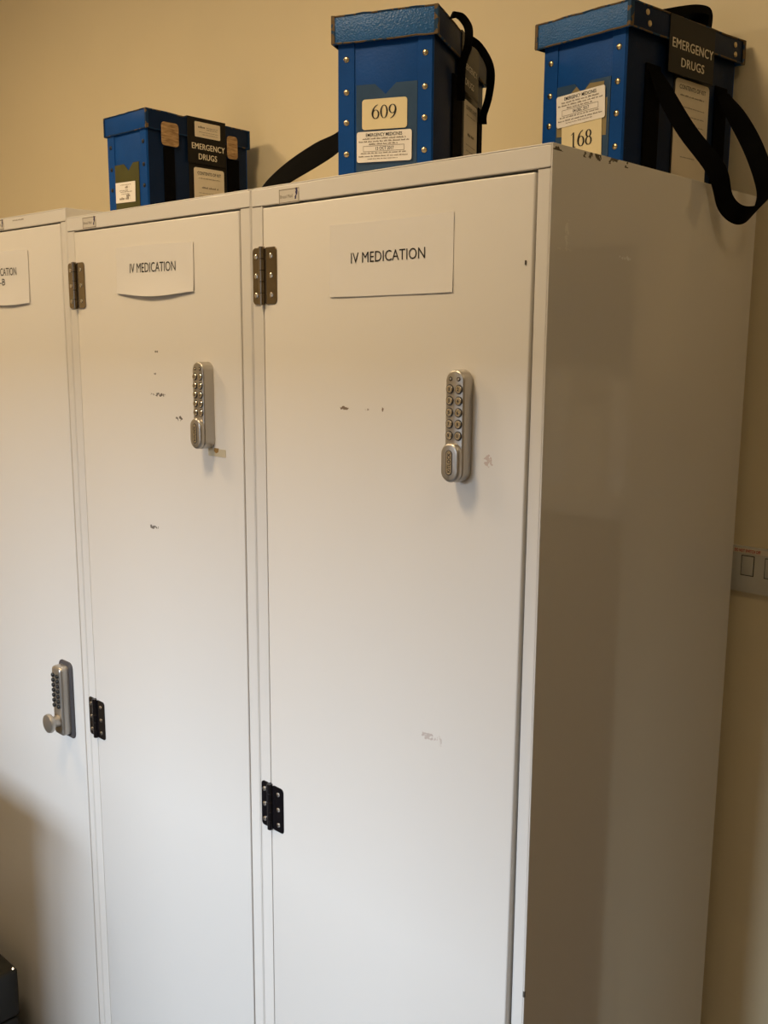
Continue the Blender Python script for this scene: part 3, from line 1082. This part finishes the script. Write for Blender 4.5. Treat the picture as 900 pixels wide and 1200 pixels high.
# ---- third box, at the back of the left cabinet
H3, hl3, o3, L3, W3 = .2305, .0377, .0039, .2543, .1369
b3, lid, lift = drug_box((-1.1592, .2643, 1.8088), 1.5961, L3, W3, H3, o3, hl3, -.0175, -.0123,
                         'blue lidded box with two tan leather patches, leftmost of the three boxes', lid_mat='blue', rivets='black_rivet', edges=1, zb=.0088)
b3.scale = (1.04, 1.04, 1.04)
short_poly(b3, 'card_pocket', 'pocket_olive', pocket_shape(.1120, .0290, .1342, .1200, .0645, .0160, .0095), -.0002, .0012)
text_label(b3, 'date_label', 'paper', (-.0022, 0, 0), SR, SU, -.1096, -.0415, .0595, .0990, (-1, 0, 0), None,
           [(-.5, .6, .70, .0015), (-.6, .3, .15, .0018), (-.5, .7, .0, .0018), (-.4, .4, -.2, .0016), (-.6, .5, -.72, .0050), (.1, .5, -.45, .0050), (.0, .4, .38, .0045)], .001, -.02)
long_band(b3, lid, H3, hl3, o3, L3, .0990, .1970, None, [
    ('EMERGENCY', .1038, .1890, .1700, .1815, -o3 - .0020), ('DRUGS', .1205, .1680, .1505, .1620, -o3 - .0020)], zlow=.0095, zf=.142, flap=(.0938, .1924))
text_label(b3, 'contents_label', 'contents', (0, -.0014, 0), LR, LU, .1105, .1885, .0095, .1350, (0, -1, 0), ('CONTENTS OF KIT', .78, .78, .88),
           [(-.7, .7, .66, .0020), (-.5, .6, .36, .0034)] + [(-.7, .7, .2 - .1 * k, .0014) for k in range(3)] + [(-.3, .3, -.14, .003)], .005)
text_label(lid, 'lid_label', 'contents', (0, -o3 - .0018, 0), LR, LU, .1120, .1770, .1940, .2235, (0, -1, 0), None,
           [(-.75, -.2, .2, .0045), (-.1, .8, .3, .0016), (-.1, .8, .05, .0016), (-.7, .8, -.35, .0014), (-.4, .8, -.65, .0014)], .002)
webbing(b3, .0370, .0630, .0095, .1640)
webbing(b3, .1990, .2300, .0095, .1620)
for x0, x1, z0, z1 in ((.0310, .0718, .1660, .2105), (.1962, .2238, .1625, .2080)):
    G().prism(rrect(x0, x1, z0, z1, .007, 4), (0, -o3 - .0002, 0), LR, LU, (0, -.0022, 0), .0006, 1).make('leather_patch', 'patch', b3)

# ------------------------------------------------------------------ switch plate on the wall, right of the cabinets
sw = thing('switch_plate', 'grey white wall switch plate with red wording, right of the cabinets', 'switch', (.031, Y1, 1.2335))
G().prism(rrect(-.073, .073, -.0365, .0365, .004), (0, 0, 0), R_, U_, (0, -.0085, 0), .0012, 2).make('plate', 'switch', sw, 40)
for s in (-1, 1):
    xa = -.0280 if s < 0 else .0095
    r = G().box((xa, -.0105, -.0080), (xa + .0185, -.0070, .0220), .0012, 2)
    r.make('rocker', 'switch', sw, 40)
    g = G()
    for a in ((xa - .0012, xa, -.0092, .0232), (xa + .0185, xa + .0199, -.0092, .0232), (xa - .0012, xa + .0199, -.0094, -.0080), (xa - .0012, xa + .0199, .0220, .0234)):
        g.box((a[0], -.0088, a[2]), (a[1], -.0080, a[3]))
    g.make('rocker_gap', 'silver_dark', sw)
ls = G().box((-.045, -.0092, .0265), (.045, -.0080, .0345)).make('label_strip', 'contents', sw)
g = G()
fit(g, 'DO NOT SWITCH OFF', (0, -.0095, 0), R_, U_, -.0410, .0010, .0282, .0332, 0, .03)
g.make('lettering', 'red_ink', ls)

# ------------------------------------------------------------------ alcove to the right (seen only as a reflection in the cabinet side)
struct(G().box((AX0, Y1 - .02, 1.285), (AX1, Y1 + .6, 1.32), .004).make('trim_3', 'worktop'))
cb = thing('added_cupboard', 'added dark brown cupboard blocking daylight under the alcove worktop', 'cupboard', (AX0 + .002, Y1 + .01, Z0))  # added to keep daylight off the alcove interior below the worktop
cw = AX1 - AX0 - .004
G().box((0, .02, 0), (cw, .55, 1.28 - Z0), .002).make('carcass', 'brown_wood', cb)
for k in range(2):
    d = G().box((.003 + k * cw / 2, 0, .08), (cw / 2 - .003 + k * cw / 2, .0195, 1.27 - Z0), .002, 1).make('door', 'brown_wood', cb)
    G().lathe([(.006, 0), (.006, .012), (.012, .018), (.010, .026), (0, .027)], (cw / 2 + (.05 if k else -.05), .0002, 1.1), (0, -1, 0), 16).make('knob', 'chrome', d, 50)
pb = thing('pinboard', 'slate blue pinboard on the back of the alcove', 'board', (AX0 + .5, Y1 + .598, 1.36))
G().box((-.46, -.012, 0), (.46, 0, .36)).make('panel', 'pin', pb)
g = G()
for a, c in (((-.47, -.018, -.01), (.47, 0, 0)), ((-.47, -.018, .36), (.47, 0, .37)), ((-.47, -.018, 0), (-.46, 0, .36)), ((.46, -.018, 0), (.47, 0, .36))):
    g.box(a, c)
g.make('frame', 'trim', pb)
for i, (bx, bw, bh, mt) in enumerate(((.02, .05, .20, 'paper'), (.085, .06, .15, 'contents'), (.16, .05, .22, 'paper'))):
    t = thing('box_file', ('tall white box file standing by the alcove edge', 'short buff box file between two white ones', 'tallest white box file on the alcove worktop')[i],
              'file', (AX0 + bx + .005, Y1 + .06, 1.3202), 0, 'box files on the alcove worktop')
    G().box((0, 0, 0), (bw, .22, bh), .003, 2).make('case', mt, t)
    G().lathe([(.010, 0), (.010, .002), (.007, .002)], (bw / 2, -.0001, bh * .3), (0, -1, 0), 14).make('finger_hole', 'silver_dark', t)

# ------------------------------------------------------------------ unseen dark trolley, added to shade the lower part of the left cabinet
tr = thing('added_shade_trolley', 'unseen black trolley added to shade the lower part of the left cabinet', 'trolley', (-1.36, -.95, Z0))
G().box((-.25, -.22, .13), (.25, .22, .96), .012, 2).make('cabinet_body', 'charcoal', tr, 40)
G().box((-.27, -.235, .96), (.27, .235, .99), .012, 3).make('top_tray', 'black_plastic', tr, 40)
for k in range(4):
    d = G().box((-.235, -.232, .16 + k * .197), (.235, -.218, .350 + k * .197), .005, 2).make('drawer', 'charcoal', tr, 40)
    G().box((-.09, -.246, .305 + k * .197), (.09, -.230, .320 + k * .197), .004, 2).make('handle', 'chrome', d, 40)
for sx in (-1, 1):
    for sy in (-1, 1):
        c = G().lathe([(0, -.012), (.045, -.012), (.050, -.008), (.050, .008), (.045, .012), (0, .012)], (sx * .2, sy * .17, .0502), (1, 0, 0), 20).make('castor', 'black_plastic', tr, 40)
        G().box((sx * .2 - .018, sy * .17 - .012, .05), (sx * .2 + .018, sy * .17 + .012, .131), .003).make('fork', 'chrome', c)

# low black case added to darken the cabinet corner; its edge just enters the frame
tc = thing('added_case', 'low black case added on the floor to darken the lower corner of the left cabinet, edge in frame', 'case', (-1.478, -.10, Z0))
G().box((-.16, -.065, 0), (.152, .060, .20), .008, 3).make('case_body', 'black_plastic', tc, 40)
G().box((-.162, -.067, .202), (.154, .062, .318), .008, 3).make('case_lid', 'black_plastic', tc, 40)
G().lathe([(.004, 0), (.004, .001), (0, .003)], (.147, .054, .3175), (0, 0, 1), 12).make('stud', 'chrome', tc)
h = G().tube(catmull([(-.06, 0, .316), (-.06, 0, .345), (0, 0, .352), (.06, 0, .345), (.06, 0, .316)], 5), .008, 10).make('handle', 'black_plastic', tc, 60)
